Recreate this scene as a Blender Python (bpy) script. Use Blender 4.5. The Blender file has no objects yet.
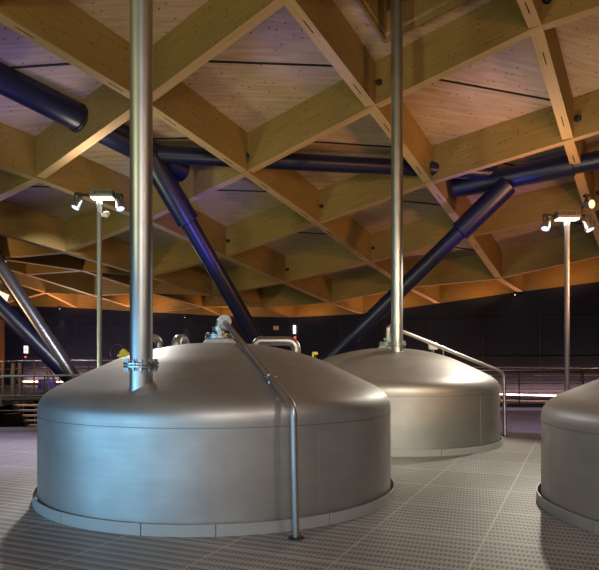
import bpy, bmesh, math, random
import numpy as np
from mathutils import Vector, Matrix
random.seed(7)
PI = math.pi
scn = bpy.context.scene
COL = scn.collection
F, HZ, CX, EYE = 640.0, 357.0, 299.5, 1.5      # focal length (px), horizon row, centre column, eye height


def at(px, py, Y):
    return Vector(((px - CX) / F * Y, Y, EYE + (HZ - py) / F * Y))


# ------------------------------------------------------------------ materials
def mat(name, col=(.5, .5, .5), rough=.5, metal=0.0, emit=None, estr=0.0, spec=.5):
    m = bpy.data.materials.new(name)
    m.use_nodes = True
    b = m.node_tree.nodes['Principled BSDF']
    b.inputs['Base Color'].default_value = (*col, 1)
    b.inputs['Roughness'].default_value = rough
    b.inputs['Metallic'].default_value = metal
    b.inputs['Specular IOR Level'].default_value = spec
    if emit:
        b.inputs['Emission Color'].default_value = (*emit, 1)
        b.inputs['Emission Strength'].default_value = estr
    return m


class NT:
    def __init__(s, m):
        s.t = m.node_tree
        s.b = s.t.nodes['Principled BSDF']

    def n(s, typ, **kw):
        nd = s.t.nodes.new(typ)
        for k, v in kw.items():
            setattr(nd, k, v)
        return nd

    def link(s, a, b):
        s.t.links.new(a, b)

    def m(s, op, a, b=None, c=None):
        nd = s.n('ShaderNodeMath', operation=op)
        for i, v in enumerate((a, b, c)):
            if v is None:
                continue
            if isinstance(v, (int, float)):
                nd.inputs[i].default_value = v
            else:
                s.link(v, nd.inputs[i])
        return nd.outputs[0]

    def mix(s, f, a, b):
        nd = s.n('ShaderNodeMix', data_type='RGBA')
        for sock, v in ((nd.inputs[0], f), (nd.inputs[6], a), (nd.inputs[7], b)):
            if isinstance(v, (int, float)):
                sock.default_value = v
            elif isinstance(v, tuple):
                sock.default_value = (*v, 1)
            else:
                s.link(v, sock)
        return nd.outputs[2]

    def ramp(s, f, lo, hi):
        nd = s.n('ShaderNodeMapRange')
        s.link(f, nd.inputs[0])
        nd.inputs[1].default_value = lo
        nd.inputs[2].default_value = hi
        return nd.outputs[0]

    def coords(s, kind, scale):
        tc = s.n('ShaderNodeTexCoord')
        mp = s.n('ShaderNodeMapping')
        mp.inputs['Scale'].default_value = scale
        s.link(tc.outputs[kind], mp.inputs[0])
        return mp.outputs[0]

    def noise(s, vec, scale=1, detail=3, rough=.5):
        nd = s.n('ShaderNodeTexNoise')
        nd.inputs['Scale'].default_value = scale
        nd.inputs['Detail'].default_value = detail
        nd.inputs['Roughness'].default_value = rough
        s.link(vec, nd.inputs['Vector'])
        return nd.outputs[0]


def wood(name, ca, cb, cdark, dots=True, grain=(1.2, 22, 1), dotscale=(7.5, 7.5, 1)):
    m = mat(name, ca, .62, spec=.25)
    N = NT(m)
    g = N.noise(N.coords('UV', grain), 1, 6, .6)
    big = N.noise(N.coords('UV', (.5, 1.1, 1)), 1, 2)
    c = N.mix(N.ramp(g, .35, .68), ca, cb)
    c = N.mix(N.m('MULTIPLY', N.ramp(big, .3, .75), .35), c, cdark)
    if dots:
        v = N.n('ShaderNodeTexVoronoi')
        v.inputs['Scale'].default_value = 1
        v.inputs['Randomness'].default_value = .55
        N.link(N.coords('UV', dotscale), v.inputs['Vector'])
        d = N.m('LESS_THAN', v.outputs['Distance'], .125)
        c = N.mix(N.m('MULTIPLY', d, .75), c, (.05, .03, .015))
    # plywood sheet joints every 2.5 m
    N.link(c, N.b.inputs['Base Color'])
    return m


M = {}
M['beam'] = wood('beam plywood face', (.30, .205, .070), (.225, .15, .048), (.17, .10, .033))
M['beam_edge'] = wood('beam laminated edge', (.66, .47, .27), (.47, .31, .16), (.40, .26, .13), dots=False,
                      grain=(.5, 60, 1))
M['ply'] = wood('ceiling plywood', (.54, .41, .30), (.38, .265, .175), (.36, .26, .19), grain=(1.1, 14, 1),
                dotscale=(6.8, 6.8, 1))
M['timber_wall'] = wood('timber wall cladding', (.13, .06, .028), (.10, .045, .02), (.08, .035, .015), dots=False)
M['slot'] = mat('shadow gap', (.012, .01, .009), .8)
M['navy'] = mat('navy steel paint', (.008, .010, .038), .36, spec=.5)
M['black'] = mat('black steel', (.012, .012, .014), .5)
M['seam'] = mat('dull weld line', (.24, .235, .23), .55, .8)
M['white'] = mat('white coated steel', (.72, .70, .66), .4)
M['kerb'] = mat('grey painted kerb', (.42, .42, .40), .45, .3)
M['concrete'] = mat('pale kerb concrete', (.42, .41, .40), .7)
M['dark_floor'] = mat('dark floor', (.05, .05, .06), .6)
M['tread'] = mat('pale timber tread', (.62, .50, .38), .6)
M['yellow'] = mat('yellow plastic', (.70, .52, .02), .45)
M['purple'] = mat('violet fabric', (.10, .07, .30), .8)
M['rail'] = mat('brushed rail steel', (.30, .30, .32), .42, 1.0)
M['led'] = mat('led panel', (1, 1, 1), .5, emit=(1, .96, .86), estr=1.9)
M['lens_blue'] = mat('cool spotlight lens', (1, 1, 1), .3, emit=(.42, .52, 1), estr=2.2)
M['lens_amber'] = mat('amber spotlight lens', (1, 1, 1), .3, emit=(1, .50, .12), estr=4)
M['warm_led'] = mat('warm led strip', (1, 1, 1), .5, emit=(1, .50, .34), estr=16)
M['tube_led'] = mat('white tube lamp', (1, 1, 1), .5, emit=(.85, .92, 1), estr=3)
M['sky_pane'] = mat('dark roof glass', (.01, .012, .02), .1)
M['green'] = mat('exit sign green', (.05, .35, .12), .5, emit=(.10, .6, .25), estr=.5)
M['sign_white'] = mat('sign white', (.8, .8, .8), .5, emit=(.9, .95, 1), estr=.9)
M['red'] = mat('red lamp', (.6, .03, .02), .5, emit=(1, .1, .05), estr=1.5)
M['pink'] = mat('pale paper notice', (.62, .36, .30), .7)


def steel(name, col, rough, scale, amp=.10, met=1.0):
    m = mat(name, col, rough, met)
    N = NT(m)
    n1 = N.noise(N.coords('Object', scale), 1, 5, .6)
    n2 = N.noise(N.coords('Object', (1.6, 1.6, 2.2)), 1, 3)
    r = N.m('ADD', N.m('MULTIPLY', n1, amp), N.m('ADD', N.m('MULTIPLY', n2, amp), rough - amp))
    N.link(r, N.b.inputs['Roughness'])
    dk = tuple(c * .72 for c in col)
    c = N.mix(N.ramp(n2, .3, .72), col, dk)
    c = N.mix(N.m('MULTIPLY', N.ramp(n1, .4, .7), .25), c, dk)
    N.link(c, N.b.inputs['Base Color'])
    bp = N.n('ShaderNodeBump')
    bp.inputs['Strength'].default_value = .04
    bp.inputs['Distance'].default_value = .01
    N.link(n1, bp.inputs['Height'])
    N.link(bp.outputs[0], N.b.inputs['Normal'])
    return m


M['tank'] = steel('brushed tank steel', (.55, .525, .495), .50, (1.5, 1.5, 34), met=.85)
M['pipe'] = steel('satin pipe steel', (.60, .59, .57), .42, (26, 26, 1.5), .06)
M['flange'] = steel('flange steel', (.60, .62, .62), .33, (9, 9, 9), .06)

# wall panels
M['wall'] = mat('dark wall panel', (.017, .019, .030), .7, spec=.25)
N = NT(M['wall'])
nz = N.noise(N.coords('Object', (.5, .5, 1.2)), 1, 3)
N.link(N.mix(nz, (.005, .008, .024), (.008, .012, .034)), N.b.inputs['Base Color'])

# floor grating: planks of punched steel in panels
VF = Vector((.402, .916, 0)).normalized()
UF = Vector((VF.y, -VF.x, 0))
M['grate'] = mat('punched steel planks', (.3, .3, .3), .5, .35)
N = NT(M['grate'])
tc = N.n('ShaderNodeTexCoord')
mp = N.n('ShaderNodeMapping')
mp.inputs['Rotation'].default_value = (0, 0, -math.atan2(UF.y, UF.x))
N.link(tc.outputs['Object'], mp.inputs[0])
sp = N.n('ShaderNodeSeparateXYZ')
N.link(mp.outputs[0], sp.inputs[0])
xx, yy = sp.outputs[0], sp.outputs[1]
PW = .1145
row = N.m('DIVIDE', yy, PW)
fr = N.m('FRACT', row)
rid = N.m('FLOOR', row)
edge = N.m('LESS_THAN', fr, .20)
hx = N.m('FRACT', N.m('ADD', N.m('DIVIDE', xx, .034), N.m('MULTIPLY', N.m('PINGPONG', rid, 1), .5)))
tri = N.m('ABSOLUTE', N.m('SUBTRACT', hx, .5))
hole = N.m('MULTIPLY', N.m('LESS_THAN', tri, N.m('ADD', .06, N.m('MULTIPLY', fr, .42))),
           N.m('MULTIPLY', N.m('GREATER_THAN', fr, .30), N.m('LESS_THAN', fr, .88)))
PNL = PW * 9
PX = .925
sy = N.m('FRACT', N.m('ADD', N.m('DIVIDE', yy, PNL), .74))
sx = N.m('FRACT', N.m('ADD', N.m('DIVIDE', xx, PX), .79))
seam = N.m('MAXIMUM', N.m('LESS_THAN', sy, .022), N.m('LESS_THAN', sx, .016))
nz = N.noise(tc.outputs['Object'], .7, 3)
cellid = N.n('ShaderNodeTexWhiteNoise', noise_dimensions='2D')
cb = N.n('ShaderNodeCombineXYZ')
N.link(N.m('FLOOR', N.m('ADD', N.m('DIVIDE', xx, PX), .79)), cb.inputs[0])
N.link(N.m('FLOOR', N.m('ADD', N.m('DIVIDE', yy, PNL), .74)), cb.inputs[1])
N.link(cb.outputs[0], cellid.inputs[0])
base = N.mix(N.ramp(nz, .3, .75), (.39, .37, .355), (.30, .283, .275))
base = N.mix(N.m('MULTIPLY', cellid.outputs[0], .35), base, (.20, .19, .19))
c = N.mix(N.m('MULTIPLY', edge, .38), base, (.46, .44, .42))
c = N.mix(N.m('MULTIPLY', hole, .60), c, (.035, .030, .028))
c = N.mix(N.m('MULTIPLY', seam, .8), c, (.50, .48, .42))
N.link(c, N.b.inputs['Base Color'])
bp = N.n('ShaderNodeBump')
bp.inputs['Strength'].default_value = .5
bp.inputs['Distance'].default_value = .01
N.link(N.m('SUBTRACT', N.m('MULTIPLY', edge, .6), N.m('MULTIPLY', hole, .4)), bp.inputs['Height'])
N.link(bp.outputs[0], N.b.inputs['Normal'])


# ------------------------------------------------------------------ mesh helpers
def link_mesh(name, bm, m, parent=None, smooth=None, origin=None):
    """bm is in world space; the object gets its origin at `origin` (or its parent's)"""
    me = bpy.data.meshes.new(name)
    o = bpy.data.objects.new(name, me)
    COL.objects.link(o)
    wo = Vector((0, 0, 0))
    if parent is not None:
        o.parent = parent
        p = parent
        while p is not None:
            wo += Vector(p.location)
            p = p.parent
    if origin is not None:
        o.location = Vector(origin) - wo
        wo = Vector(origin)
    bmesh.ops.translate(bm, vec=-wo, verts=bm.verts)
    bmesh.ops.recalc_face_normals(bm, faces=bm.faces)
    if smooth is not None:
        for f in bm.faces:
            f.smooth = True
        for e in bm.edges:
            if len(e.link_faces) == 2 and e.calc_face_angle(0) > smooth:
                e.smooth = False
    bm.to_mesh(me)
    bm.free()
    for mm in (m if isinstance(m, (list, tuple)) else [m]):
        me.materials.append(mm)
    return o


def empty(name, loc):
    o = bpy.data.objects.new(name, None)
    COL.objects.link(o)
    o.location = loc
    o.empty_display_size = .2
    return o


def tag(o, label, cat, group=None, kind=None):
    if label:
        o['label'] = label
    if cat:
        o['category'] = cat
    if group:
        o['group'] = group
    if kind:
        o['kind'] = kind
    return o


def frame(d):
    d = Vector(d).normalized()
    a = Vector((0, 0, 1)) if abs(d.z) < .95 else Vector((1, 0, 0))
    x = d.cross(a).normalized()
    return x, x.cross(d).normalized(), d


def add_rev(bm, p, axis, prof, seg=32, cap=True):
    """surface of revolution: prof = [(radius, distance along axis)]"""
    p = Vector(p)
    x, y, d = frame(axis)
    rings = []
    for r, h in prof:
        if r < 1e-5:
            rings.append([bm.verts.new(p + d * h)])
        else:
            rings.append([bm.verts.new(p + d * h + (x * math.cos(2 * PI * k / seg) + y * math.sin(2 * PI * k / seg)) * r)
                          for k in range(seg)])
    for A, B in zip(rings, rings[1:]):
        for k in range(seg):
            k2 = (k + 1) % seg
            if len(A) == 1 and len(B) == 1:
                continue
            if len(A) == 1:
                bm.faces.new((A[0], B[k], B[k2]))
            elif len(B) == 1:
                bm.faces.new((A[k], B[0], A[k2]))
            else:
                bm.faces.new((A[k], B[k], B[k2], A[k2]))
    if cap:
        for R in (rings[0], rings[-1]):
            if len(R) > 2:
                bm.faces.new(R)
    return bm


def cyl(bm, a, b, r, r2=None, seg=24):
    a, b = Vector(a), Vector(b)
    return add_rev(bm, a, b - a, [(r, 0), (r2 if r2 is not None else r, (b - a).length)], seg)


def add_tube(bm, pts, r, seg=14, fillet=0.0, fseg=8):
    """tube along a polyline with rounded corners, parallel-transport frames"""
    P = [Vector(p) for p in pts]
    if fillet > 0:
        Q = [P[0]]
        for a, b, c in zip(P, P[1:], P[2:]):
            u, v = (a - b), (c - b)
            f = min(fillet, u.length * .49, v.length * .49)
            s, e = b + u.normalized() * f, b + v.normalized() * f
            for k in range(fseg + 1):
                t = k / fseg
                Q.append(s * (1 - t) ** 2 + b * 2 * t * (1 - t) + e * t * t)
        Q.append(P[-1])
        P = Q
    P = [p for i, p in enumerate(P) if i == 0 or (p - P[i - 1]).length > 1e-6]
    x, y, d = frame(P[1] - P[0])
    rings = []
    for i, p in enumerate(P):
        t = ((P[i] - P[i - 1]).normalized() if i else Vector()) + ((P[i + 1] - P[i]).normalized() if i + 1 < len(P) else Vector())
        t.normalize()
        x = (x - t * x.dot(t)).normalized()
        y = t.cross(x)
        rings.append([bm.verts.new(p + (x * math.cos(2 * PI * k / seg) + y * math.sin(2 * PI * k / seg)) * r) for k in range(seg)])
    for A, B in zip(rings, rings[1:]):
        for k in range(seg):
            bm.faces.new((A[k], B[k], B[(k + 1) % seg], A[(k + 1) % seg]))
    bm.faces.new(rings[0])
    bm.faces.new(rings[-1])
    return bm


def add_box(bm, c, size, xdir=(1, 0, 0), zdir=(0, 0, 1), bev=0.0):
    c = Vector(c)
    x = Vector(xdir).normalized()
    z = Vector(zdir)
    z = (z - x * z.dot(x)).normalized()
    y = z.cross(x)
    r = bmesh.ops.create_cube(bm, size=1)
    for v in r['verts']:
        q = v.co.copy()
        v.co = c + x * q.x * size[0] + y * q.y * size[1] + z * q.z * size[2]
    if bev > 0:
        es = list({e for v in r['verts'] for e in v.link_edges})
        bmesh.ops.bevel(bm, geom=es, offset=bev, segments=2, affect='EDGES')
    return bm


def nb():
    return bmesh.new()


# ------------------------------------------------------------------ roof surface (height of the beams' undersides)
S = 3.0
TH = 1.00872
P0 = Vector((-5.279, 12.886, 0))
U = Vector((math.sin(TH), -math.cos(TH), 0))
V = Vector((math.cos(TH), math.sin(TH), 0))


def node(i, j):
    return P0 + (U * i + V * j) * S


pix = {(-1, 1): 253, (0, 0): 180, (0, 1): 221, (0, 2): 257, (0, 3): 283, (0, 4): 303, (1, 0): 104, (1, 1): 174,
       (1, 2): 224, (1, 3): 263, (1, 4): 288, (2, 0): -2, (2, 1): 109, (2, 2): 184, (2, 3): 237, (2, 4): 279,
       (3, 1): 30, (3, 2): 142, (3, 3): 212, (-1, 2): 277, (-1, 3): 296, (-1, 4): 307, (-2, 2): 271, (-2, 4): 307,
       (-2, 1): 259, (-3, 2): 275, (-4, 3): 293, (-3, 3): 296}
kn = []
for (i, j), py in pix.items():
    p = node(i, j)
    kn.append((p.x, p.y, EYE + (HZ - py) / F * p.y))
kn += [(-4.2, 8.98, 6.27), (-6.35, 13.56, 4.83), (-7.22, 15.43, 4.49), (-5.71, 12.2, 5.06), (3.4, 9.78, 6.96),
       (4.74, 10.13, 7.1), (0, 4, 7.5), (5, 4, 7.6), (-6, 5, 6.4), (-10, 10, 4.8), (-11, 3, 5.3), (0, -4, 7.3),
       (7, -3, 7.3), (10, 8, 6.8), (11, 14, 5.7), (-8, -4, 6.0), (-14, 16, 4.9), (-14, 21, 5.1), (-10.5, 20.2, 4.75), (-12.2, 24.4, 4.75)]
# back wall: plan and top height, left to right
WALL = [(-13.5, 28.75, 3.82), (-10.3, 28.2, 3.70), (-6, 27.6, 3.42), (-3, 27.1, 3.24), (-.26, 26.4, 3.15), (2.4, 25.1, 3.20),
        (4.95, 23.9, 3.48), (7.3, 22.2, 3.73), (9.9, 20.9, 3.98), (14, 18.6, 4.4)]
kn += [(x, y, z) for x, y, z in WALL[:-1]]
KN = np.array(kn)


def tk(r2):
    return np.where(r2 > 1e-12, r2 * np.log(np.maximum(r2, 1e-12)), 0)


n_ = len(KN)
A_ = np.zeros((n_ + 3, n_ + 3))
dd = ((KN[:, None, :2] - KN[None, :, :2]) ** 2).sum(-1)
A_[:n_, :n_] = tk(dd) + np.eye(n_) * .15
A_[:n_, n_] = 1
A_[:n_, n_ + 1:] = KN[:, :2]
A_[n_:, :n_] = A_[:n_, n_:].T
W_ = np.linalg.solve(A_, np.concatenate([KN[:, 2], [0, 0, 0]]))


def zr(x, y):
    r2 = (KN[:, 0] - x) ** 2 + (KN[:, 1] - y) ** 2
    return float((tk(r2) * W_[:n_]).sum() + W_[n_] + W_[n_ + 1] * x + W_[n_ + 2] * y)


def wall_y(x):
    for (x0, y0, _), (x1, y1, _) in zip(WALL, WALL[1:]):
        if x0 <= x <= x1:
            return y0 + (y1 - y0) * (x - x0) / (x1 - x0)
    return WALL[0][1] if x < WALL[0][0] else WALL[-1][1]


BD, BT = .82, .21          # beam depth and thickness
XMIN, XMAX, YMIN = -14.2, 12.5, -4.5


def inside(p, pad=0.0):
    return XMIN <= p.x <= XMAX and YMIN <= p.y <= wall_y(p.x) + pad


def beam_mesh(name, base, d, t0, t1, lift, parent=None):
    bm = nb()
    uvl = bm.loops.layers.uv.new('UVMap')
    side = Vector((-d.y, d.x, 0))
    ks = [t0] + [k * S for k in range(-12, 13) if t0 + .05 < k * S < t1 - .05] + [t1]
    zs = [zr(*(base + d * t).xy) for t in ks]
    nn = max(2, int((t1 - t0) / .5))
    tl = sorted({round(t0 + (t1 - t0) * k / nn, 3) for k in range(1, nn)} | set(ks))
    rows = []
    off = random.random() * 40
    for t in tl:
        p = base + d * t
        z = float(np.interp(t, ks, zs)) + lift
        rows.append((t, [bm.verts.new(p + side * s * BT / 2 + Vector((0, 0, z + h - 0 if h == 0 else z + h - 2 * lift)))
                         for s, h in ((-1, 0), (1, 0), (1, BD), (-1, BD))]))
    for (ta, A), (tb, B) in zip(rows, rows[1:]):
        for q, (h0, h1) in enumerate(((0, .21), (0, BD), (0, .21), (BD, 0))):
            f = bm.faces.new((A[q], A[(q + 1) % 4], B[(q + 1) % 4], B[q]))
            f.material_index = 1 if q == 0 else 0
            for lp, uv in zip(f.loops, ((ta, h0), (ta, h1), (tb, h1), (tb, h0))):
                lp[uvl].uv = (uv[0] + off, uv[1] + off * .37)
    bm.faces.new(rows[0][1])
    bm.faces.new(rows[-1][1][::-1])
    c = base + d * ((t0 + t1) / 2)
    return link_mesh(name, bm, [M['beam'], M['beam_edge']], parent, origin=(c.x, c.y, zr(c.x, c.y)))


def span(base, d, pad):
    ts = [t * .1 for t in range(-450, 450) if inside(base + d * (t * .1), pad)]
    return (ts[0], ts[-1]) if ts else None


A_LABEL = {-2: 'timber roof beam running away behind the left lamp pole and low to the dark back wall',
           -1: 'timber roof beam just above the left lamp pole head, crossing behind the tall pipe',
           0: 'timber roof beam crossing behind the upper end of the left navy diagonal strut',
           1: 'timber roof beam descending from the upper left corner behind the tall foreground pipe',
           2: 'timber roof beam descending from top centre past the dark skylight well, just left of the thinner pipe',
           3: 'steep timber roof beam at the right, passing behind the amber spotlight'}
B_LABEL = {-1: 'timber roof beam crossing overhead in front of the skylight well',
           0: 'timber roof beam pierced by the thick navy tube at upper left',
           1: 'long timber roof beam rising left to right below the dark skylight well, across the whole view',
           2: 'timber roof beam rising left to right just in front of the right navy strut junction',
           3: 'timber roof beam rising left to right directly behind the right lamp pole head',
           4: 'low timber roof beam nearest the back wall, running left to right'}
conn_nodes = [(2, 1, .06), (1, 2, .05), (1, 3, .05), (0, 2, .05), (0, 3, .05), (3, 2, .07), (3, 1, .07), (3, 3, .05)]
def nz(i, j):
    p = node(i, j)
    return zr(p.x, p.y)


for i in range(-8, 8):
    b0 = node(i, 0)
    sp_ = span(b0, V, .25)
    if not sp_ or sp_[1] - sp_[0] < 1.5:
        continue
    o = beam_mesh('roof_beam', b0, V, sp_[0], sp_[1], 0.0)
    if i in A_LABEL:
        tag(o, A_LABEL[i], 'roof beam', 'timber beams of the lattice roof')
    else:
        tag(o, 'timber beam of the roof lattice along the far margins of the ceiling', 'roof beam', 'outer timber beams of the lattice roof')
    # dark slots cut in the underside next to the crossings
    if i in (1, 2, 3):
        for j in range(-1, 4):
            for s in (-.55, .55):
                p = b0 + V * (j * S + s)
                q = b0 + V * (j * S + s * 1.35)
                if not inside(p, -1):
                    continue
                bm = nb()
                zn = nz(i, j + (1 if s > 0 else -1))
                a = Vector((p.x, p.y, nz(i, j) + (zn - nz(i, j)) * abs(s) / S - .0005))
                b = Vector((q.x, q.y, nz(i, j) + (zn - nz(i, j)) * abs(s) * 1.35 / S - .0005))
                add_box(bm, (a + b) / 2, ((a - b).length + .12, .018, .004), b - a)
                link_mesh('slot', bm, M['slot'], o)
for j in range(-6, 8):
    b0 = node(0, j)
    sp_ = span(b0, U, .25)
    if not sp_ or sp_[1] - sp_[0] < 1.5:
        continue
    o = beam_mesh('roof_beam', b0, U, sp_[0], sp_[1], 0.004)
    if j in B_LABEL:
        tag(o, B_LABEL[j], 'roof beam', 'timber beams of the lattice roof')
    else:
        tag(o, 'timber beam of the roof lattice along the far margins of the ceiling', 'roof beam', 'outer timber beams of the lattice roof')
    for (ci, cj, cr) in conn_nodes:
        if cj == j:
            p = node(ci, j) + U * (BT / 2 + .09) - V * (BT / 2)
            z = nz(ci, cj) + (nz(ci + 1, cj) - nz(ci, cj)) * .065 + BD * .46
            bm = nb()
            c = Vector((p.x, p.y, z))
            add_rev(bm, c + V * .03, -V, [(0, 0), (cr, 0), (cr, .07), (cr * .7, .10), (0, .11)], 14)
            tag(link_mesh('connector', bm, M['black'], o, .6), 'black steel joint connector', None)

# ceiling panels, one per bay, folded along the diagonal with a dark gap
ceil = empty('ceiling', (0, 10, 6))
tag(ceil, 'plywood panelled ceiling of the timber lattice roof', 'ceiling', kind='structure')
SKY = (2, 0)


def pane_uv(bm, faces):
    uvl = bm.loops.layers.uv.verify()
    o1, o2 = random.random() * 30, random.random() * 30
    ud = (U + V).normalized()
    vd = Vector((-ud.y, ud.x, 0))
    for f in faces:
        for lp in f.loops:
            lp[uvl].uv = (lp.vert.co.dot(ud) + o1, lp.vert.co.dot(vd) + o2)


def cellp(i, j, a, b, dz):
    """point in bay (i, j) at fractions a, b: two flat triangles folded on the diagonal"""
    p = node(i + a, j + b)
    z00, z10, z11, z01 = nz(i, j), nz(i + 1, j), nz(i + 1, j + 1), nz(i, j + 1)
    z = z00 + (z10 - z00) * a + (z11 - z10) * b if a >= b else z00 + (z01 - z00) * b + (z11 - z01) * a
    return Vector((p.x, p.y, z + dz))


def roofp(p, dz):
    return Vector((p.x, p.y, zr(p.x, p.y) + dz))


for i in range(-8, 8):
    for j in range(-6, 8):
        c = node(i + .5, j + .5)
        cs = [node(i, j), node(i + 1, j), node(i + 1, j + 1), node(i, j + 1)]
        if not any(inside(q, .3) for q in cs):
            continue
        bm = nb()
        n = 2
        if (i, j) == SKY:
            lo, hi = .17, .83
            g = [0, lo, hi, 1]
        else:
            g = [k / n for k in range(n + 1)]
        vs = [[bm.verts.new(cellp(i, j, a, b, BD - .02)) for b in g] for a in g]
        for a in range(len(g) - 1):
            for b in range(len(g) - 1):
                if (i, j) == SKY and a == 1 and b == 1:
                    continue
                bm.faces.new((vs[a][b], vs[a + 1][b], vs[a + 1][b + 1]))
                bm.faces.new((vs[a][b], vs[a + 1][b + 1], vs[a][b + 1]))
        for f in bm.faces:
            f.normal_update()
        r = bmesh.ops.extrude_face_region(bm, geom=list(bm.faces))
        bmesh.ops.translate(bm, vec=(0, 0, .06), verts=[g_ for g_ in r['geom'] if isinstance(g_, bmesh.types.BMVert)])
        pane_uv(bm, bm.faces)
        pn = link_mesh('ceiling_panel', bm, M['ply'], ceil)
        if (i, j) != SKY and -4 <= i <= 4 and -1 <= j <= 3:
            bm = nb()
            a, b = cellp(i, j, .02, .02, BD - .026), cellp(i, j, .98, .98, BD - .026)
            add_box(bm, (a + b) / 2, ((a - b).length, .045, .02), b - a)
            link_mesh('gap_strip', bm, M['slot'], pn)

# skylight well in one bay
wc = node(SKY[0] + .5, SKY[1] + .5)
win = empty('window_1', roofp(wc, BD))
tag(win, 'dark skylight well framed with stacked timber boards at the top of the view', 'skylight', kind='structure')
zw = zr(wc.x, wc.y) + BD
inn = .33 * S
for k, (d, s) in enumerate(((U, V), (V, U), (-U, V), (-V, U))):
    for lvl, (off, h, th) in enumerate(((0, .22, .05), (.0, .30, .05), (.03, .55, .05))):
        bm = nb()
        z0 = [-.10, .13, .44][lvl]
        c = wc + d * (inn + off + th / 2)
        # boards follow the slope of the roof
        a, b = c - s * (inn + .05), c + s * (inn + .05)
        a, b = roofp(a, BD + z0 + h / 2), roofp(b, BD + z0 + h / 2)
        add_box(bm, (a + b) / 2, ((a - b).length, th, h), b - a)
        pane_uv(bm, bm.faces)
        link_mesh('frame_board', bm, M['beam'], win)
bm = nb()
add_box(bm, (wc.x, wc.y, zw + 1.25), (2.4, 2.4, .05), U)
link_mesh('pane', bm, M['sky_pane'], win)

# ------------------------------------------------------------------ room shell
def ribbon(pts, th, name, m, lab=None, cat=None, side=1):
    """vertical wall along plan points [(x, y, zlow, zhigh)]"""
    bm = nb()
    uvl = bm.loops.layers.uv.new('UVMap')
    fr_, bk = [], []
    for k, (x, y, z0, z1) in enumerate(pts):
        a = Vector(pts[max(0, k - 1)][:2])
        b = Vector(pts[min(len(pts) - 1, k + 1)][:2])
        t = (b - a).normalized()
        nrm = Vector((-t.y, t.x)) * side
        fr_.append((bm.verts.new((x, y, z0)), bm.verts.new((x, y, z1))))
        bk.append((bm.verts.new((x + nrm.x * th, y + nrm.y * th, z0)), bm.verts.new((x + nrm.x * th, y + nrm.y * th, z1))))
    for k in range(len(pts) - 1):
        for q in ((fr_[k][0], fr_[k + 1][0], fr_[k + 1][1], fr_[k][1]), (bk[k][0], bk[k][1], bk[k + 1][1], bk[k + 1][0]),
                  (fr_[k][1], fr_[k + 1][1], bk[k + 1][1], bk[k][1]), (fr_[k][0], bk[k][0], bk[k + 1][0], fr_[k + 1][0])):
            f = bm.faces.new(q)
            for lp in f.loops:
                lp[uvl].uv = (lp.vert.co.x * 1.1 + lp.vert.co.y * .3, lp.vert.co.z)
    bm.faces.new((fr_[0][0], fr_[0][1], bk[0][1], bk[0][0]))
    bm.faces.new((fr_[-1][0], bk[-1][0], bk[-1][1], fr_[-1][1]))
    o = link_mesh(name, bm, m)
    return o


LOW = -3.2
wb = ribbon([(x, y, LOW, z) for x, y, z in WALL], .25, 'wall_back', M['wall'])
tag(wb, 'dark navy panelled back wall below the timber roof edge', 'wall', kind='structure')
# seams: horizontal and vertical shadow gaps between the panels
def seam_line(pts, r=.012):
    bm = nb()
    for a, b in zip(pts, pts[1:]):
        a, b = Vector(a), Vector(b)
        add_box(bm, (a + b) / 2, ((b - a).length + .01, .012, .03), b - a, (0, 0, 1) if abs((b - a).normalized().z) < .9 else (1, 0, 0))
    return link_mesh('panel_seam', bm, M['slot'], wb)


for h in (.95, 1.5, 2.85):
    seam_line([(x, y - .004, h) for x, y, z in WALL])
for k in range(30):
    x = -11.5 + k * .82
    if k % 2 == 0:
        y = wall_y(x) - .004
        seam_line([(x, y, -.5), (x, y, 3.15)])
# timber edge beam on top of the back wall
eb = ribbon([(x, y - .02, z - .01, z + .95) for x, y, z in WALL], .2, 'edge_beam', M['beam'])
tag(eb, 'orange lit timber edge beam running along the top of the dark back wall', 'roof beam')
wl = ribbon([(-13.2, 29.0, LOW, 4.3), (-13.35, 27.5, LOW, 4.3), (-13.8, 25, LOW, 4.6), (-14.2, 21, LOW, 4.9), (-14.3, 16, LOW, 5.4), (-14.3, 6, LOW, 6.6), (-14.3, -4.6, LOW, 7.2)], .25, 'wall_left', M['timber_wall'], side=-1)
tag(wl, 'brown timber clad curved wall at the far left edge', 'wall', kind='structure')
wr = ribbon([(12.6, -4.6, LOW, 9), (12.6, 22, LOW, 9)], .25, 'wall_right', M['wall'], side=-1)
tag(wr, 'dark panelled side wall on the right', 'wall', kind='structure')
wf = ribbon([(-14.3, -4.7, LOW, 9.5), (12.6, -4.7, LOW, 9.5)], .25, 'wall_front', M['wall'], side=-1)
tag(wf, 'dark wall behind the viewpoint', 'wall', kind='structure')

DECK = [(-14.2, 11.6), (-8, 12.6), (-5.2, 13.0), (-3.2, 14.3), (-1.2, 16.9), (1.0, 17.9), (4, 18.0), (12.5, 18.0)]
bm = nb()
vs = [bm.verts.new((x, y, 0)) for x, y in DECK] + [bm.verts.new((12.5, -4.6, 0)), bm.verts.new((-14.2, -4.6, 0))]
f = bm.faces.new(vs)
r = bmesh.ops.extrude_face_region(bm, geom=[f])
bmesh.ops.translate(bm, vec=(0, 0, -.3), verts=[g_ for g_ in r['geom'] if isinstance(g_, bmesh.types.BMVert)])
fl = link_mesh('floor', bm, M['grate'])
tag(fl, 'grey punched steel grating floor around the steel tanks', 'floor', kind='structure')
kb = ribbon([(x, y, -.3, .075) for x, y in DECK], .12, 'trim_1', M['concrete'])
tag(kb, 'pale kerb along the far edge of the grating floor', 'kerb', kind='structure')
bm = nb()
add_box(bm, (-.8, 12, LOW - .1), (27, 34, .2))
tag(link_mesh('floor', bm, M['dark_floor']), 'dark lower floor beyond the deck edge', 'floor', kind='structure')

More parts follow.
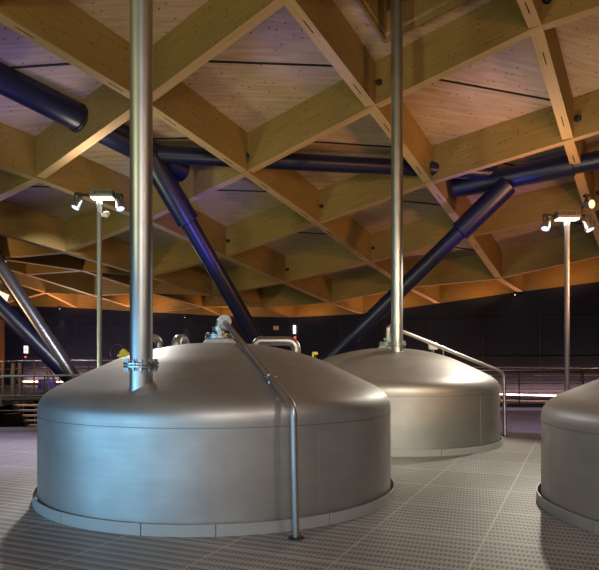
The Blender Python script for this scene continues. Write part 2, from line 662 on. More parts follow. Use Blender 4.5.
# walkway along the back wall
INN = [(-14, 19.9), (-11, 20.0), (-9.3, 20.0), (-9.25, 24.6), (-6, 24.9), (-3, 24.6), (1.2, 23.3), (3.6, 21.4), (6, 20.5), (9, 20.4), (12.4, 18.9)]


def wz(x):
    return .24 if x < -7 else (.03 if x > 1 else .24 - .21 * (x + 7) / 8)


bm = nb()
ins = [bm.verts.new((x, y, wz(x))) for x, y in INN]
outs = [bm.verts.new((x if x > -12.6 else x, wall_y(x) + .05 if x > -12.6 else 28.6, wz(x))) for x, y in INN]
for a in range(len(INN) - 1):
    bm.faces.new((ins[a], ins[a + 1], outs[a + 1], outs[a]))
r = bmesh.ops.extrude_face_region(bm, geom=list(bm.faces))
bmesh.ops.translate(bm, vec=(0, 0, -.28), verts=[g_ for g_ in r['geom'] if isinstance(g_, bmesh.types.BMVert)])
tag(link_mesh('floor', bm, M['dark_floor']), 'dark walkway floor along the back wall', 'floor', kind='structure')
nz_ = ribbon([(x, y - .02, wz(x) - .02, wz(x) + .03) for x, y in INN if x > 1], .04, 'trim_2', M['concrete'])
tag(nz_, 'thin pale nosing on the edge of the far walkway', 'trim', kind='structure')

# warm light strip at the foot of the back wall
for nm, lim, lab in (('a', (2.4, 12.4), 'warm glowing light strip along the foot of the back wall at right'),
                     ('b', (-12.3, -6), 'warm glowing light strip along the foot of the back wall at left')):
    bm = nb()
    xs = np.linspace(lim[0], lim[1], 12)
    for a, b in zip(xs, xs[1:]):
        pa = Vector((a, wall_y(a) - .07, wz(a) + .17))
        pb = Vector((b, wall_y(b) - .07, wz(b) + .17))
        add_box(bm, (pa + pb) / 2, ((pb - pa).length, .04, .035), pb - pa)
    tag(link_mesh('light_strip', bm, M['warm_led']), lab, 'light strip')

# ------------------------------------------------------------------ tanks
PROF = [(1.926, -.02), (1.926, .45), (1.926, .90), (1.925, .97), (1.912, 1.03), (1.876, 1.09), (1.82, 1.14), (1.74, 1.19), (1.60, 1.258), (1.28, 1.408),
        (1.06, 1.50), (.75, 1.585), (.39, 1.645), (0, 1.668)]


def zdome(r):
    for (r0, z0), (r1, z1) in zip(PROF[2:], PROF[3:]):
        if r1 <= r <= r0:
            return z0 + (z1 - z0) * (r0 - r) / (r0 - r1)
    return .9


def catmull(P, n=6):
    out = []
    for k in range(len(P) - 1):
        p0, p1, p2, p3 = (Vector(P[max(0, k - 1)]), Vector(P[k]), Vector(P[k + 1]), Vector(P[min(len(P) - 1, k + 2)]))
        for q in range(n):
            t = q / n
            out.append(.5 * ((2 * p1) + (p2 - p0) * t + (2 * p0 - 5 * p1 + 4 * p2 - p3) * t * t + (3 * p1 - p0 - 3 * p2 + p3) * t ** 3))
    out.append(Vector(P[-1]))
    return out


def bolts(c, axis, R, n, r, h, m, parent, label=None):
    x, y, d = frame(axis)
    for k in range(n):
        a = 2 * PI * (k + .5) / n
        p = Vector(c) + (x * math.cos(a) + y * math.sin(a)) * R
        bm = nb()
        cyl(bm, p - d * h, p + d * h, r * .62, seg=8)
        cyl(bm, p - d * h * .78, p - d * h * .42, r, seg=6)
        cyl(bm, p + d * h * .42, p + d * h * .78, r, seg=6)
        link_mesh('bolt', bm, m, parent)


def make_tank(c, label, seams, hs=1.0):
    c = Vector((c[0], c[1], 0))
    t = empty('steel_tank', c)
    tag(t, label, 'tank', 'domed steel tanks')
    bm = nb()
    pr = [(max(0, p.x), p.y * hs) for p in catmull(PROF[2:], 6)]
    pr[-1] = (0, pr[-1][1])
    add_rev(bm, c, (0, 0, 1), [(1.926, -.02), (1.926, .3), (1.926, .6)] + pr, 128)
    link_mesh('shell', bm, M['tank'], t, .9)
    bm = nb()
    add_rev(bm, c, (0, 0, 1), [(1.920, .896 * hs), (1.9285, .898 * hs), (1.9285, .898 * hs + .0065), (1.920, .896 * hs + .009)], 128, cap=False)
    link_mesh('weld_band', bm, M['seam'], t)
    for ang in seams:
        d = Vector((math.cos(ang), math.sin(ang), 0))
        bm = nb()
        add_box(bm, c + d * 1.926 + Vector((0, 0, .45 * hs)), (.004, .007, .9 * hs), d)
        link_mesh('weld_seam', bm, M['tank'], t)
    dh = 1.668 * (hs - 1)
    # crown nozzle
    bm = nb()
    add_rev(bm, c, (0, 0, 1), [(.21, 1.63 + dh), (.19, 1.665 + dh), (.155, 1.705 + dh), (.125, 1.715 + dh)], 36)
    link_mesh('nozzle_neck', bm, M['white'], t, .7)
    bm = nb()
    add_rev(bm, c, (0, 0, 1), [(.0, 1.712 + dh), (.165, 1.712 + dh), (.168, 1.716 + dh), (.168, 1.730 + dh), (.160, 1.734 + dh), (.160, 1.737 + dh), (.168, 1.741 + dh), (.168, 1.755 + dh), (.16, 1.759 + dh), (0, 1.759 + dh)], 36, cap=False)
    fl_ = link_mesh('nozzle_flange', bm, M['flange'], t, .6)
    bolts(c + Vector((0, 0, 1.736 + dh)), (0, 0, 1), .143, 8, .017, .045, M['flange'], fl_)
    bm = nb()
    add_rev(bm, c, (0, 0, 1), [(.05, 1.75 + dh), (.05, 1.80 + dh), (.085, 1.80 + dh), (.085, 1.818 + dh), (.078, 1.82 + dh), (.078, 1.824 + dh), (.085, 1.826 + dh), (.085, 1.845 + dh), (.05, 1.847 + dh), (.05, 1.87 + dh)], 28)
    link_mesh('upper_flange', bm, M['flange'], t, .6)
    return t


TANKS = [((-.908, 7.29), 'large satin steel domed tank in the foreground, bluish on its left side'),
         ((1.61, 11.58), 'second domed steel tank behind the foreground one, with the thinner vent pipe'),
         ((4.36, 6.10), 'domed steel tank cut off by the right edge of the photo')]


def ang_at(cx, frac):
    """azimuth on a tank wall for a position frac (-1..1) across its face as seen from the camera"""
    a = math.atan2(-cx[1], -cx[0])
    return a + math.asin(frac)


tank_objs = []
for k, (c, lab) in enumerate(TANKS):
    fr0 = [(-.044, .454), (.2, .75), (-.85,)][k]
    tank_objs.append(make_tank(c, lab, [ang_at(c, f_) for f_ in fr0], .93 if k == 2 else 1.0))

# upstand rings round the tanks
for k, (c, lab) in enumerate(TANKS):
    cc = Vector((c[0], c[1], 0))
    rg = empty('floor_upstand', cc)
    tag(rg, ['grey segmented upstand ring on the floor around the foreground tank',
             'pale segmented upstand ring on the floor around the second tank',
             'grey segmented upstand ring on the floor around the tank at the right edge'][k], 'floor upstand', 'upstand rings around the tanks')
    a0 = math.atan2(-c[1], -c[0])
    starts = [-45.8, -19.5, -1.0, 29.5, 68, 104, 138, 172, 206, 240, 277]
    if k == 1:
        starts = [23.7 + 33 * q for q in range(10)] + [354]
    if k == 2:
        starts = [-35 - 33 * q for q in range(9, -1, -1)]
        starts = [s for s in starts] + [-2]
    for q, s in enumerate(starts):
        e = starts[q + 1] if q + 1 < len(starts) else starts[0] + 360
        nst = max(6, int((e - s) / 2.5))
        gap = .14
        bm = nb()
        prev = None
        for w in range(nst + 1):
            a = a0 + math.radians(s + gap + (e - s - 2 * gap) * w / nst)
            d = Vector((math.cos(a), math.sin(a), 0))
            cur = [bm.verts.new(cc + d * r_ + Vector((0, 0, z_))) for r_, z_ in ((1.961, .002), (1.973, .002), (1.973, .104), (1.961, .104))]
            if prev:
                for z in range(4):
                    bm.faces.new((prev[z], cur[z], cur[(z + 1) % 4], prev[(z + 1) % 4]))
            else:
                bm.faces.new(cur)
            prev = cur
        bm.faces.new(prev[::-1])
        link_mesh('segment', bm, M['kerb'], rg, .6)

# ------------------------------------------------------------------ vent pipes
def vent_pipe(x, y, zf, zb, label, rr=.1, boot=True):
    root = empty('vent_pipe', (x, y, zb))
    tag(root, label, 'pipe', 'tall vent pipes')
    c = Vector((x, y, 0))
    top = zr(x, y) + BD + .25
    bm = nb()
    cyl(bm, c + Vector((0, 0, zf)), c + Vector((0, 0, top)), rr, seg=40)
    link_mesh('pipe', bm, M['pipe'], root, .6)
    bm = nb()
    cyl(bm, c + Vector((0, 0, zb + .02)), c + Vector((0, 0, zf)), rr * 1.005, seg=40)
    link_mesh('stub', bm, M['pipe'], root, .6)
    for s in (-1, 1):
        bm = nb()
        z0 = zf + s * .013
        add_rev(bm, c, (0, 0, 1), [(rr, z0 - .009), (rr * 1.52, z0 - .009), (rr * 1.55, z0 - .006), (rr * 1.55, z0 + .006), (rr * 1.52, z0 + .009), (rr, z0 + .009)], 40, cap=False)
        fo = link_mesh('flange', bm, M['flange'], root, .5)
    bolts(c + Vector((0, 0, zf)), (0, 0, 1), rr * 1.32, 12, .014, .055, M['flange'], fo)
    return root


# foreground vent pipe
vx, vy = (141.3 - CX) / F * 5.72, 5.72
r1 = vent_pipe(vx, vy, 1.4285, 1.10, 'tall thick steel pipe rising from the foreground tank to the roof', .1)
# mitred boot welded on the dome
tc1 = Vector((TANKS[0][0][0], TANKS[0][0][1], 0))
bm = nb()
rings = []
sg = 40
for lv in range(7):
    t = lv / 6
    ring = []
    for k in range(sg):
        a = 2 * PI * k / sg
        d = Vector((math.cos(a), math.sin(a), 0))
        rb = .102 + .075 * (1 - t) ** 1.5 + .02 * (1 - t) * max(0, d.x)
        p = Vector((vx, vy, 0)) + d * rb
        zt = 1.225 + .05 * d.x
        zb_ = zdome(min(1.92, (p - tc1).length)) - .02
        zt = max(zt, zb_ + .03)
        p.z = zb_ + (zt - zb_) * t
        ring.append(bm.verts.new(p))
    rings.append(ring)
for A, B in zip(rings, rings[1:]):
    for k in range(sg):
        bm.faces.new((A[k], A[(k + 1) % sg], B[(k + 1) % sg], B[k]))
link_mesh('boot', bm, M['tank'], r1, .8)
# second tank vent pipe
v2 = at(397, 0, 10.95)
r2 = vent_pipe(v2.x, v2.y, 1.725, 1.50, 'thinner looking steel vent pipe rising from the second tank to the roof', .1)

# ------------------------------------------------------------------ cleaning pipes over the domes
def clean_pipe(c, start, bend, foot, label, rad, brk):
    root = empty('cleaning_pipe', foot)
    tag(root, label, 'pipe', 'cleaning pipes over the domes')
    start, bend, foot = Vector(start), Vector(bend), Vector(foot)
    bm = nb()
    add_tube(bm, [start, bend, foot + Vector((0, 0, .0))], rad, 18, .10, 8)
    link_mesh('pipe', bm, M['pipe'], root, .8)
    d = (bend - start).normalized()
    cc = Vector((c[0], c[1], 1.86))
    bm = nb()
    add_tube(bm, [cc, Vector((c[0], c[1], start.z)), start], .045, 18, .05, 8)
    link_mesh('elbow', bm, M['flange'], root, .8)
    dh = Vector((d.x, d.y, d.z)).normalized()
    for s in (0, .022):
        bm = nb()
        add_rev(bm, start + dh * s, dh, [(rad, 0), (.074, 0), (.077, .003), (.077, .013), (.074, .016), (rad, .016)], 32, cap=False)
        fo = link_mesh('end_flange', bm, M['white'], root, .6)
    bolts(start + dh * .02, dh, .057, 4, .010, .03, M['flange'], fo)
    bm = nb()
    add_rev(bm, foot, (0, 0, 1), [(rad, .012), (.062, .012), (.066, .008), (.066, .001), (rad, .001)], 32, cap=False)
    tag(link_mesh('floor_flange', bm, M['black'], root, .6), 'dark floor collar', None)
    bm = nb()
    p = start + (bend - start) * brk
    zz = zdome(min(1.9, (Vector((p.x, p.y)) - Vector(c)).length)) - .02
    cyl(bm, (p.x, p.y, zz), (p.x, p.y, p.z), .012, seg=10)
    add_rev(bm, p - d * .014, d, [(rad + .001, 0), (rad + .010, 0), (rad + .010, .028), (rad + .001, .028)], 20)
    sd = d.cross(Vector((0, 0, 1))).normalized()
    cyl(bm, p - sd * .075, p + sd * .06, .007, seg=8)
    link_mesh('bracket', bm, M['flange'], root, .6)


c1 = TANKS[0][0]
ft = at(296, 538, 5.30)
clean_pipe(c1, at(224, 321, 7.19), at(293.5, 406, 5.30), (ft.x, ft.y, 0), 'steel pipe running down over the foreground dome to the floor in front', .029, .72)
c2 = TANKS[1][0]
ft = at(505, 436, 12.15)
clean_pipe(c2, at(391.5, 327, 11.62), at(504, 373, 12.15), (ft.x, ft.y, 0), 'steel pipe sloping down the right side of the second dome to the floor', .034, .45)
# stay bar under the second cleaning pipe
# gooseneck vents standing on the rear of the foreground dome
def goose(pts, r, label, fil):
    bm = nb()
    add_tube(bm, pts, r, 20, fil, 10)
    o = link_mesh('gooseneck_vent', bm, M['pipe'], None, .8, origin=pts[0])
    tag(o, label, 'vent', 'gooseneck vents on the rear of the foreground dome')


def dz(x, y, c=c1):
    return zdome(min(1.9, math.hypot(x - c[0], y - c[1]))) - .02


p, q = at(256, 341, 8.0), at(296, 341, 8.0)
goose([(p.x, p.y, dz(p.x, p.y)), p, q, (q.x, q.y, dz(q.x, q.y))], .058, 'wide polished gooseneck pipe loop behind the crown, right of the nozzle', .17)
p, q = at(147, 338, 8.1), at(159, 338, 8.25)
goose([(p.x, p.y, dz(p.x, p.y)), p, q, (q.x, q.y, dz(q.x, q.y))], .05, 'small polished gooseneck vent half hidden behind the thick pipe', .12)
p, q = at(176.5, 339.5, 8.05), at(185.5, 339, 8.45)
goose([(p.x, p.y, dz(p.x, p.y)), p, q, (q.x, q.y, dz(q.x, q.y))], .062, 'small polished gooseneck vent between the thick pipe and the nozzle', .16)

# yellow fitting at the rear of the foreground dome
p = at(124.5, 355.5, 8.0)
yb = empty('yellow_fitting', (p.x, p.y, dz(p.x, p.y)))
tag(yb, 'bright yellow fitting with a wire loop behind the foreground dome at left', 'fitting')
bm = nb()
add_box(bm, p, (.17, .12, .08), (1, .2, 0), bev=.025)
add_box(bm, p + Vector((-.01, 0, .05)), (.09, .08, .06), (1, .2, 0), bev=.02)
link_mesh('body', bm, M['yellow'], yb, .7)
bm = nb()
cyl(bm, (p.x, p.y, dz(p.x, p.y)), p, .022, seg=12)
link_mesh('stem', bm, M['flange'], yb, .7)
bm = nb()
add_tube(bm, [p + Vector((-.07 + .09 * math.cos(a) - .02, 0, .03 + .11 * math.sin(a))) for a in np.linspace(-.3, PI + .4, 16)], .0035, 6)
link_mesh('wire_loop', bm, M['rail'], yb, .7)
# small sensors on the second dome
p = at(315, 354.5, 11.2)
sb = empty('level_sensor', (p.x, p.y, dz(p.x, p.y, c2)))
tag(sb, 'tiny yellow and black sensor at the left shoulder of the second dome', 'sensor')
bm = nb()
add_box(bm, p + Vector((0, 0, .02)), (.10, .07, .05), bev=.01)
add_box(bm, p + Vector((-.035, 0, -.03)), (.03, .07, .08), bev=.006)
link_mesh('cap', bm, M['yellow'], sb)
bm = nb()
cyl(bm, (p.x, p.y, dz(p.x, p.y, c2)), p, .028, seg=12)
link_mesh('stem', bm, M['black'], sb, .7)
p = at(433, 346, 12.35)
sb = empty('level_sensor', (p.x, p.y, dz(p.x, p.y, c2)))
tag(sb, 'small pale square housing behind the second dome under the sloping pipe', 'sensor')
bm = nb()
add_box(bm, p, (.17, .12, .14), bev=.012)
link_mesh('housing', bm, M['white'], sb)
bm = nb()
cyl(bm, (p.x, p.y, dz(p.x, p.y, c2)), p - Vector((0, 0, .06)), .03, seg=12)
link_mesh('stem', bm, M['flange'], sb, .7)

# ------------------------------------------------------------------ navy steel tubes of the roof support
J1 = at(149, 154, 13.4)
J2 = at(494, 180.5, 15.0)
FOOT = at(290, 398, 16.5)


def bar(a, b, r, name='tube', parent=None, m=None, seg=32):
    bm = nb()
    a, b = Vector(a), Vector(b)
    L = (b - a).length
    bv = min(.015, r * .1)
    add_rev(bm, a, b - a, [(0, 0), (r - bv, 0), (r, bv), (r, L - bv), (r - bv, L), (0, L)], seg)
    return link_mesh(name, bm, m or M['navy'], parent, .6)


def strut(a, b, sleeve_len, label, rs=.245, rt=.187, m=None):
    """sleeve at a, slimmer tube down to b"""
    a, b = Vector(a), Vector(b)
    d = (b - a).normalized()
    t = empty('steel_strut', b)
    tag(t, label, 'strut', 'navy tubular roof struts')
    bar(a, a + d * sleeve_len, rs, 'sleeve', t, m)
    bar(a + d * (sleeve_len - .05), b, rt, 'tube', t, m)
    bm = nb()
    add_rev(bm, a + d * (sleeve_len - .03), d, [(rs + .006, -.02), (rs + .006, .035), (rt, .06)], 32)
    link_mesh('collar', bm, m or M['navy'], t, .6)
    return t


sl1 = (at(184, 222, 14.15) - J1).length
strut(J1, FOOT, sl1, 'navy steel diagonal strut left of centre, running down behind the foreground tank')
J3 = at(508, 184.5, 14.75)
sl2 = (at(461, 232, 15.1) - J3).length
strut(J3, FOOT, sl2, 'navy steel diagonal strut right of centre, running down behind the second tank')
ft_ = empty('strut_footing', (FOOT.x, FOOT.y, 0))
tag(ft_, 'navy footing where the two diagonal struts meet behind the foreground tank', 'footing')
bm = nb()
add_rev(bm, (FOOT.x, FOOT.y, 0), (0, 0, 1), [(.45, 0), (.45, .04), (.30, .08), (.24, FOOT.z), (.2, FOOT.z + .15)], 32)
link_mesh('base', bm, M['navy'], ft_, .6)
bolts((FOOT.x, FOOT.y, .05), (0, 0, 1), .38, 8, .03, .05, M['navy'], ft_)

t = empty('ring_tube', (J1 + J2) / 2)
tag(t, 'horizontal navy steel tube joining the two strut heads below the roof', 'tube', 'navy tubes in the roof')
bar(J1, at(494, 172.5, 15.0), .18, 'tube', t)
d1 = Vector((-.60, -.80, .15)).normalized()
t = empty('roof_tube', J1 + d1 * 3)
tag(t, 'thick navy steel tube at upper left passing through a timber beam', 'tube', 'navy tubes in the roof')
bar(J1 - d1 * .95, J1 + d1 * 5.5, .25, 'tube', t)
bm = nb()
pb = None
# collar where the tube passes the beam b0 (near side)
for k in range(0, 600):
    pnt = J1 + d1 * (k * .01)
    if (pnt - node(0, 0)).dot(V) < -BT / 2 - .01:
        pb = pnt
        break
if pb is not None:
    add_rev(bm, pb + d1 * -.02, d1, [(.25, 0), (.275, 0), (.275, .05), (.25, .06)], 32)
    link_mesh('collar', bm, M['black'], t, .6)
d2 = Vector((U.x, U.y, .05)).normalized()
t = empty('roof_tube', J2 + d2 * 3)
tag(t, 'navy steel tube running off to the right edge from the right strut head', 'tube', 'navy tubes in the roof')
bar(J2 - d2 * .95, J2 + d2 * 1.75, .245, 'sleeve', t)
bar(J2 + d2 * 1.7, J2 + d2 * 7.0, .20, 'tube', t)

# V of struts at the far left
F2 = at(77, 388, 18.5)
M['lit_strut_paint'] = mat('strut paint lightened as lit', (.16, .16, .18), .32, .7)  # strut colour lightened to carry its lit highlight
strut(at(-20, 236, 18.15), F2 + Vector((.14, -.1, .0)), .95, 'steel strut at far left with a bright highlight, upper one of the converging pair', .24, .19, M['lit_strut_paint'])
strut(at(-71, 234, 17.7), F2 + Vector((.06, 0, .03)), 1.2, 'dark navy strut at far left, lower one of the converging pair', .26, .222)
ft_ = empty('strut_footing', (F2.x, F2.y, LOW))
tag(ft_, 'navy footing where the far left pair of struts meet', 'footing')
bm = nb()
add_rev(bm, (F2.x, F2.y, LOW), (0, 0, 1), [(.45, 0), (.32, .1), (.26, F2.z - LOW), (.2, F2.z - LOW + .12)], 32)
link_mesh('base', bm, M['navy'], ft_, .6)

# ------------------------------------------------------------------ lamp poles
def spot_unit(root, p, aim, lens, arm_from, lab):
    """theatre spotlight: yoke, body, lens as sub-parts"""
    p, aim = Vector(p), Vector(aim).normalized()
    bm = nb()
    add_rev(bm, p - aim * .12, aim, [(0, 0), (.045, 0), (.055, .02), (.06, .10), (.085, .20), (.09, .24), (.078, .24), (.074, .225), (0, .225)], 20)
    b = link_mesh('spotlight', bm, M['spot_body'], root, .6)
    bm = nb()
    add_rev(bm, p + aim * .108, aim, [(0, 0), (.073, 0), (.06, .012), (0, .018)], 20)
    link_mesh('lens', bm, lens, b, .6)
    bm = nb()
    sd = aim.cross(Vector((0, 1, .2))).normalized()
    add_tube(bm, [p + sd * .07, p + sd * .075 + Vector((0, 0, .14)), p - sd * .075 + Vector((0, 0, .14)), p - sd * .07], .009, 8, .03)
    add_tube(bm, [p + Vector((0, 0, .14)), Vector(arm_from)], .022, 8)
    add_box(bm, p + Vector((0, 0, .17)), (.14, .08, .05), bev=.01)
    link_mesh('yoke', bm, M['black'], b, .6)
    return b


M['spot_body'] = mat('spotlight body', (.35, .34, .33), .35, .8)


def lamp_pole(x, y, ztop, label, amber=False, sensor=False, hx_=.0):
    root = empty('lamp_pole', (x, y, 0))
    tag(root, label, 'lamp pole', 'lamp poles')
    bm = nb()
    cyl(bm, (x, y, 0), (x, y, ztop - .06), .047, seg=24)
    add_rev(bm, (x, y, ztop - .14), (0, 0, 1), [(.047, 0), (.056, .0), (.056, .07), (.047, .07)], 24)
    link_mesh('mast', bm, M['pole'], root, .6)
    bm = nb()
    add_rev(bm, (x, y, 0), (0, 0, 1), [(.13, 0), (.13, .015), (.06, .02)], 24)
    link_mesh('base_plate', bm, M['pole'], root, .6)
    bm = nb()
    add_box(bm, (x + hx_, y, ztop + .03), (.44, .26, .05), bev=.01)
    for k in range(13):
        add_box(bm, (x + hx_ - .2 + k * .0333, y, ztop + .095), (.012, .24, .09))
    h = link_mesh('lamp_head', bm, M['spot_body'], root, .6)
    bm = nb()
    add_box(bm, (x + hx_, y, ztop - .008), (.40, .20, .03))
    link_mesh('led_panel', bm, M['led'], h)
    bm = nb()
    add_box(bm, (x, y, ztop + .06), (.66, .05, .04))
    link_mesh('crossbar', bm, M['black'], root)
    spot_unit(root, (x - .40, y - .02, ztop - .10), (-.35, -.35, -.85), M['lens_blue'], (x - .25, y, ztop + .06), '')
    spot_unit(root, (x + .38, y - .02, ztop - .12), (.30, -.35, -.88), M['lens_blue'], (x + .25, y, ztop + .06), '')
    if amber:
        spot_unit(root, (x + .36, y - .06, ztop + .26), (.35, -.9, -.10), M['lens_amber'], (x + .25, y, ztop + .06), '')
    if sensor:
        bm = nb()
        add_rev(bm, (x + .05, y - .03, ztop - .34), (1, -.1, .25), [(.0, 0), (.03, 0), (.035, .05), (.055, .06), (.06, .12), (.03, .16), (0, .17)], 16)
        link_mesh('camera_unit', bm, M['white'], root, .7)
        for z in (-.30, -.40):
            bm = nb()
            add_rev(bm, (x, y, ztop + z - .012), (0, 0, 1), [(.048, 0), (.060, 0), (.060, .024), (.048, .024)], 20)
            link_mesh('clamp', bm, M['rail'], root, .6)
    return root


M['pole'] = mat('pale grey pole paint', (.30, .30, .33), .4, .3)
pl = at(99.5, 198, 12.2)
lamp_pole(pl.x, pl.y, pl.z, 'lamp pole at left with a glowing panel and two spotlights, behind the foreground tank', sensor=True, hx_=.06)
prr = at(567, 219, 12.3)
lamp_pole(prr.x, prr.y, prr.z, 'lamp pole at right with two cool spotlights and one amber spotlight', amber=True)

# ------------------------------------------------------------------ railings
def railing(pts, zbase, ztop, mids, label, step, rail_r=.022, post=(.05, .014), group=None, m_top=None):
    a = Vector((pts[0][0], pts[0][1], zbase(pts[0][0])))
    root = empty('railing', a)
    tag(root, label, 'railing', group)
    P = [Vector((x, y, 0)) for x, y in pts]
    bm = nb()
    add_tube(bm, [p + Vector((0, 0, ztop)) for p in P], rail_r, 12)
    link_mesh('handrail', bm, m_top or M['rail'], root, .8)
    for f in mids:
        bm = nb()
        add_tube(bm, [p + Vector((0, 0, zbase(p.x) + (ztop - zbase(p.x)) * f)) for p in P], .010, 8)
        link_mesh('mid_rail', bm, M['rail'], root, .8)
    for p, q in zip(P, P[1:]):
        L = (q - p).length
        n = max(1, round(L / step))
        for k in range(n):
            c = p + (q - p) * (k / n)
            bm = nb()
            add_box(bm, c + Vector((0, 0, (zbase(c.x) + ztop) / 2)), (post[1] * 1.6, post[0], ztop - zbase(c.x)), q - p)
            add_box(bm, c + Vector((0, 0, ztop - .02)), (post[1] * 2.2, .03, .04), q - p)
            link_mesh('post', bm, M['black'], root)
    return root


RG = 'metal railings around the deck and walkway'
z0 = lambda x: .07
railing([(1.0, 17.95), (4.4, 18.06), (8.0, 18.06), (12.2, 18.06)], z0, 1.12, (.26, .5, .74), 'railing at the right deck edge, nearer of the two right railings', 1.6, .026, group=RG)
railing([(x, y + .06) for x, y in INN if x > 1], wz, 1.165, (.3, .55, .78), 'railing on the far right walkway in front of the glowing light strip', 2.1, .024, group=RG)
railing([(-14, 11.7), (-8, 12.66), (-5.2, 13.06), (-3.2, 14.36), (-1.2, 16.96), (1.0, 17.95)], z0, 1.12, (.33, .62), 'railing at the left deck edge behind the foreground tank', 1.9, .026, group=RG)
railing([(x, y + .06) for x, y in INN if x < -2.9], wz, 1.365, (.3, .55, .78), 'railing on the upper landing at far left', 1.25, .024, group=RG)

# ------------------------------------------------------------------ far left stairs and odds and ends
st = empty('staircase', (-8.58, 20.0, .2))
tag(st, 'steel staircase with pale treads going down at far left', 'staircase')
top = Vector((-9.15, 20.35, .14))
run = Vector((0, 1, 0))
sdv = Vector((1, 0, 0))
bm = nb()
add_box(bm, (-8.58, 20.02, .20), (1.3, .42, .06))
link_mesh('top_plate', bm, M['black'], st)
for k in range(14):
    c = top + run * (.26 * k) + Vector((0, 0, -.19 * k)) + sdv * .575
    bm = nb()
    add_box(bm, c, (1.12, .27, .045), sdv)
    link_mesh('tread', bm, M['tread'], st)
for s in (-.02, 1.17):
    bm = nb()
    a = top + sdv * s + Vector((0, 0, -.03))
    b = a + run * (.26 * 14) + Vector((0, 0, -.19 * 14))
    add_box(bm, (a + b) / 2, ((b - a).length, .06, .30), b - a, (0, 0, 1))
    link_mesh('stringer', bm, M['black'], st)
    bm = nb()
    up = Vector((0, 0, 1.0))
    add_tube(bm, [a + up, b + up], .024, 10)
    for k in range(5):
        q = a + (b - a) * (k / 4)
        cyl(bm, q, q + up, .018, seg=8)
    link_mesh('handrail', bm, M['rail'], st, .7)

p = at(41, 390, 24.9)
bm = nb()
add_rev(bm, (p.x, p.y + .6, wz(p.x)), (0, 0, 1), [(.0, 0), (.33, 0), (.34, .02), (.34, .36), (.32, .38), (0, .38)], 28)
tag(link_mesh('pouffe', bm, M['purple'], None, .6, origin=(p.x, p.y + .6, wz(p.x))), 'low round violet seat on the landing at far left', 'seat')
for k, (px, w) in enumerate(((13.5, .11), (20.5, .12))):
    p = at(px, 390, 20.03)
    bm = nb()
    add_box(bm, (p.x, p.y, wz(p.x) + .53), (w, .10, 1.06), bev=.01)
    add_box(bm, (p.x, p.y, wz(p.x) + .01), (w * 1.25, .15, .02))
    o = link_mesh('gate_post', bm, M['black'], None, origin=(p.x, p.y, wz(p.x)))
    tag(o, ['black gate post on the far left landing, left one of the pair', 'black gate post on the far left landing, right one of the pair'][k], 'post', 'black gate posts on the landing')
p = at(12.5, 420, 17.5)
cab = empty('cabinet', (p.x, p.y, LOW))
tag(cab, 'dark cabinet with a pale side panel on the lower level below the far left landing', 'cabinet')
bm = nb()
add_box(bm, (p.x, p.y, (LOW + .02) / 2), (.32, .5, .02 - LOW - .12))
link_mesh('body', bm, M['black'], cab)
bm = nb()
p2 = at(19.5, 420, 17.5)
add_box(bm, (p2.x, p2.y, (LOW - .45) / 2), (.11, .3, -LOW - .55))
link_mesh('side_panel', bm, M['pole'], cab)


def on_wall(px, lift=.02):
    """point on the back wall seen at column px"""
    s = (px - CX) / F
    lo, hi = 15.0, 32.0
    for _ in range(50):
        m_ = (lo + hi) / 2
        if m_ < wall_y(s * m_):
            lo = m_
        else:
            hi = m_
    return s * lo * (1 - lift / lo), lo - lift


def wall_box(px, py, w, h, d, m, name, parent=None):
    x, y = on_wall(px, d / 2)
    bm = nb()
    add_box(bm, (x, y, EYE + (HZ - py) / F * y), (w / F * y, d, h / F * y))
    return link_mesh(name, bm, m, parent, origin=(x, y, EYE + (HZ - py) / F * y)) if parent is None else link_mesh(name, bm, m, parent)


x, y = on_wall(26, .05)
ex = empty('exit_sign', (x, y, EYE + (HZ - 349.5) / F * y))
tag(ex, 'small white and green lit exit sign on the back wall at far left', 'sign')
wall_box(26, 349.5, 4.0, 7.5, .06, M['sign_white'], 'panel', ex)
# running figure pictogram: body, arms, legs and head
yy = y - .05
zc = EYE + (HZ - 349.5) / F * y
bm = nb()
for a, b in (((0, .05), (0, -.03)), ((0, .03), (.05, .0)), ((0, .03), (-.05, .01)), ((0, -.03), (.045, -.09)), ((0, -.03), (-.05, -.08))):
    cyl(bm, (x + a[0], yy, zc + a[1]), (x + b[0], yy, zc + b[1]), .013, seg=8)
add_rev(bm, (x + .01, yy, zc + .085), (0, -1, 0), [(0, -.01), (.02, -.01), (.02, .01), (0, .01)], 12)
link_mesh('pictogram', bm, M['green'], ex)
tag(wall_box(25, 341, 1.6, 1.8, .06, M['red'], 'beacon'), 'tiny red beacon on the wall above the lit exit sign', 'beacon')
tag(wall_box(25.5, 357, 1.4, 1.6, .06, M['red'], 'call_point'), 'tiny red call point on the wall below the lit exit sign', 'call point')
tag(wall_box(294.5, 329.5, 2.6, 8, .08, M['tube_led'], 'tube_lamp'), 'short white vertical tube lamp glowing on the dark back wall', 'lamp')
tag(wall_box(295, 337.5, 2.4, 2, .06, M['red'], 'beacon'), 'tiny red beacon just below the white tube lamp', 'beacon')
tag(wall_box(276, 328, 5.5, 4, .03, M['pink'], 'notice'), 'small pale pink notice on the dark back wall', 'notice')
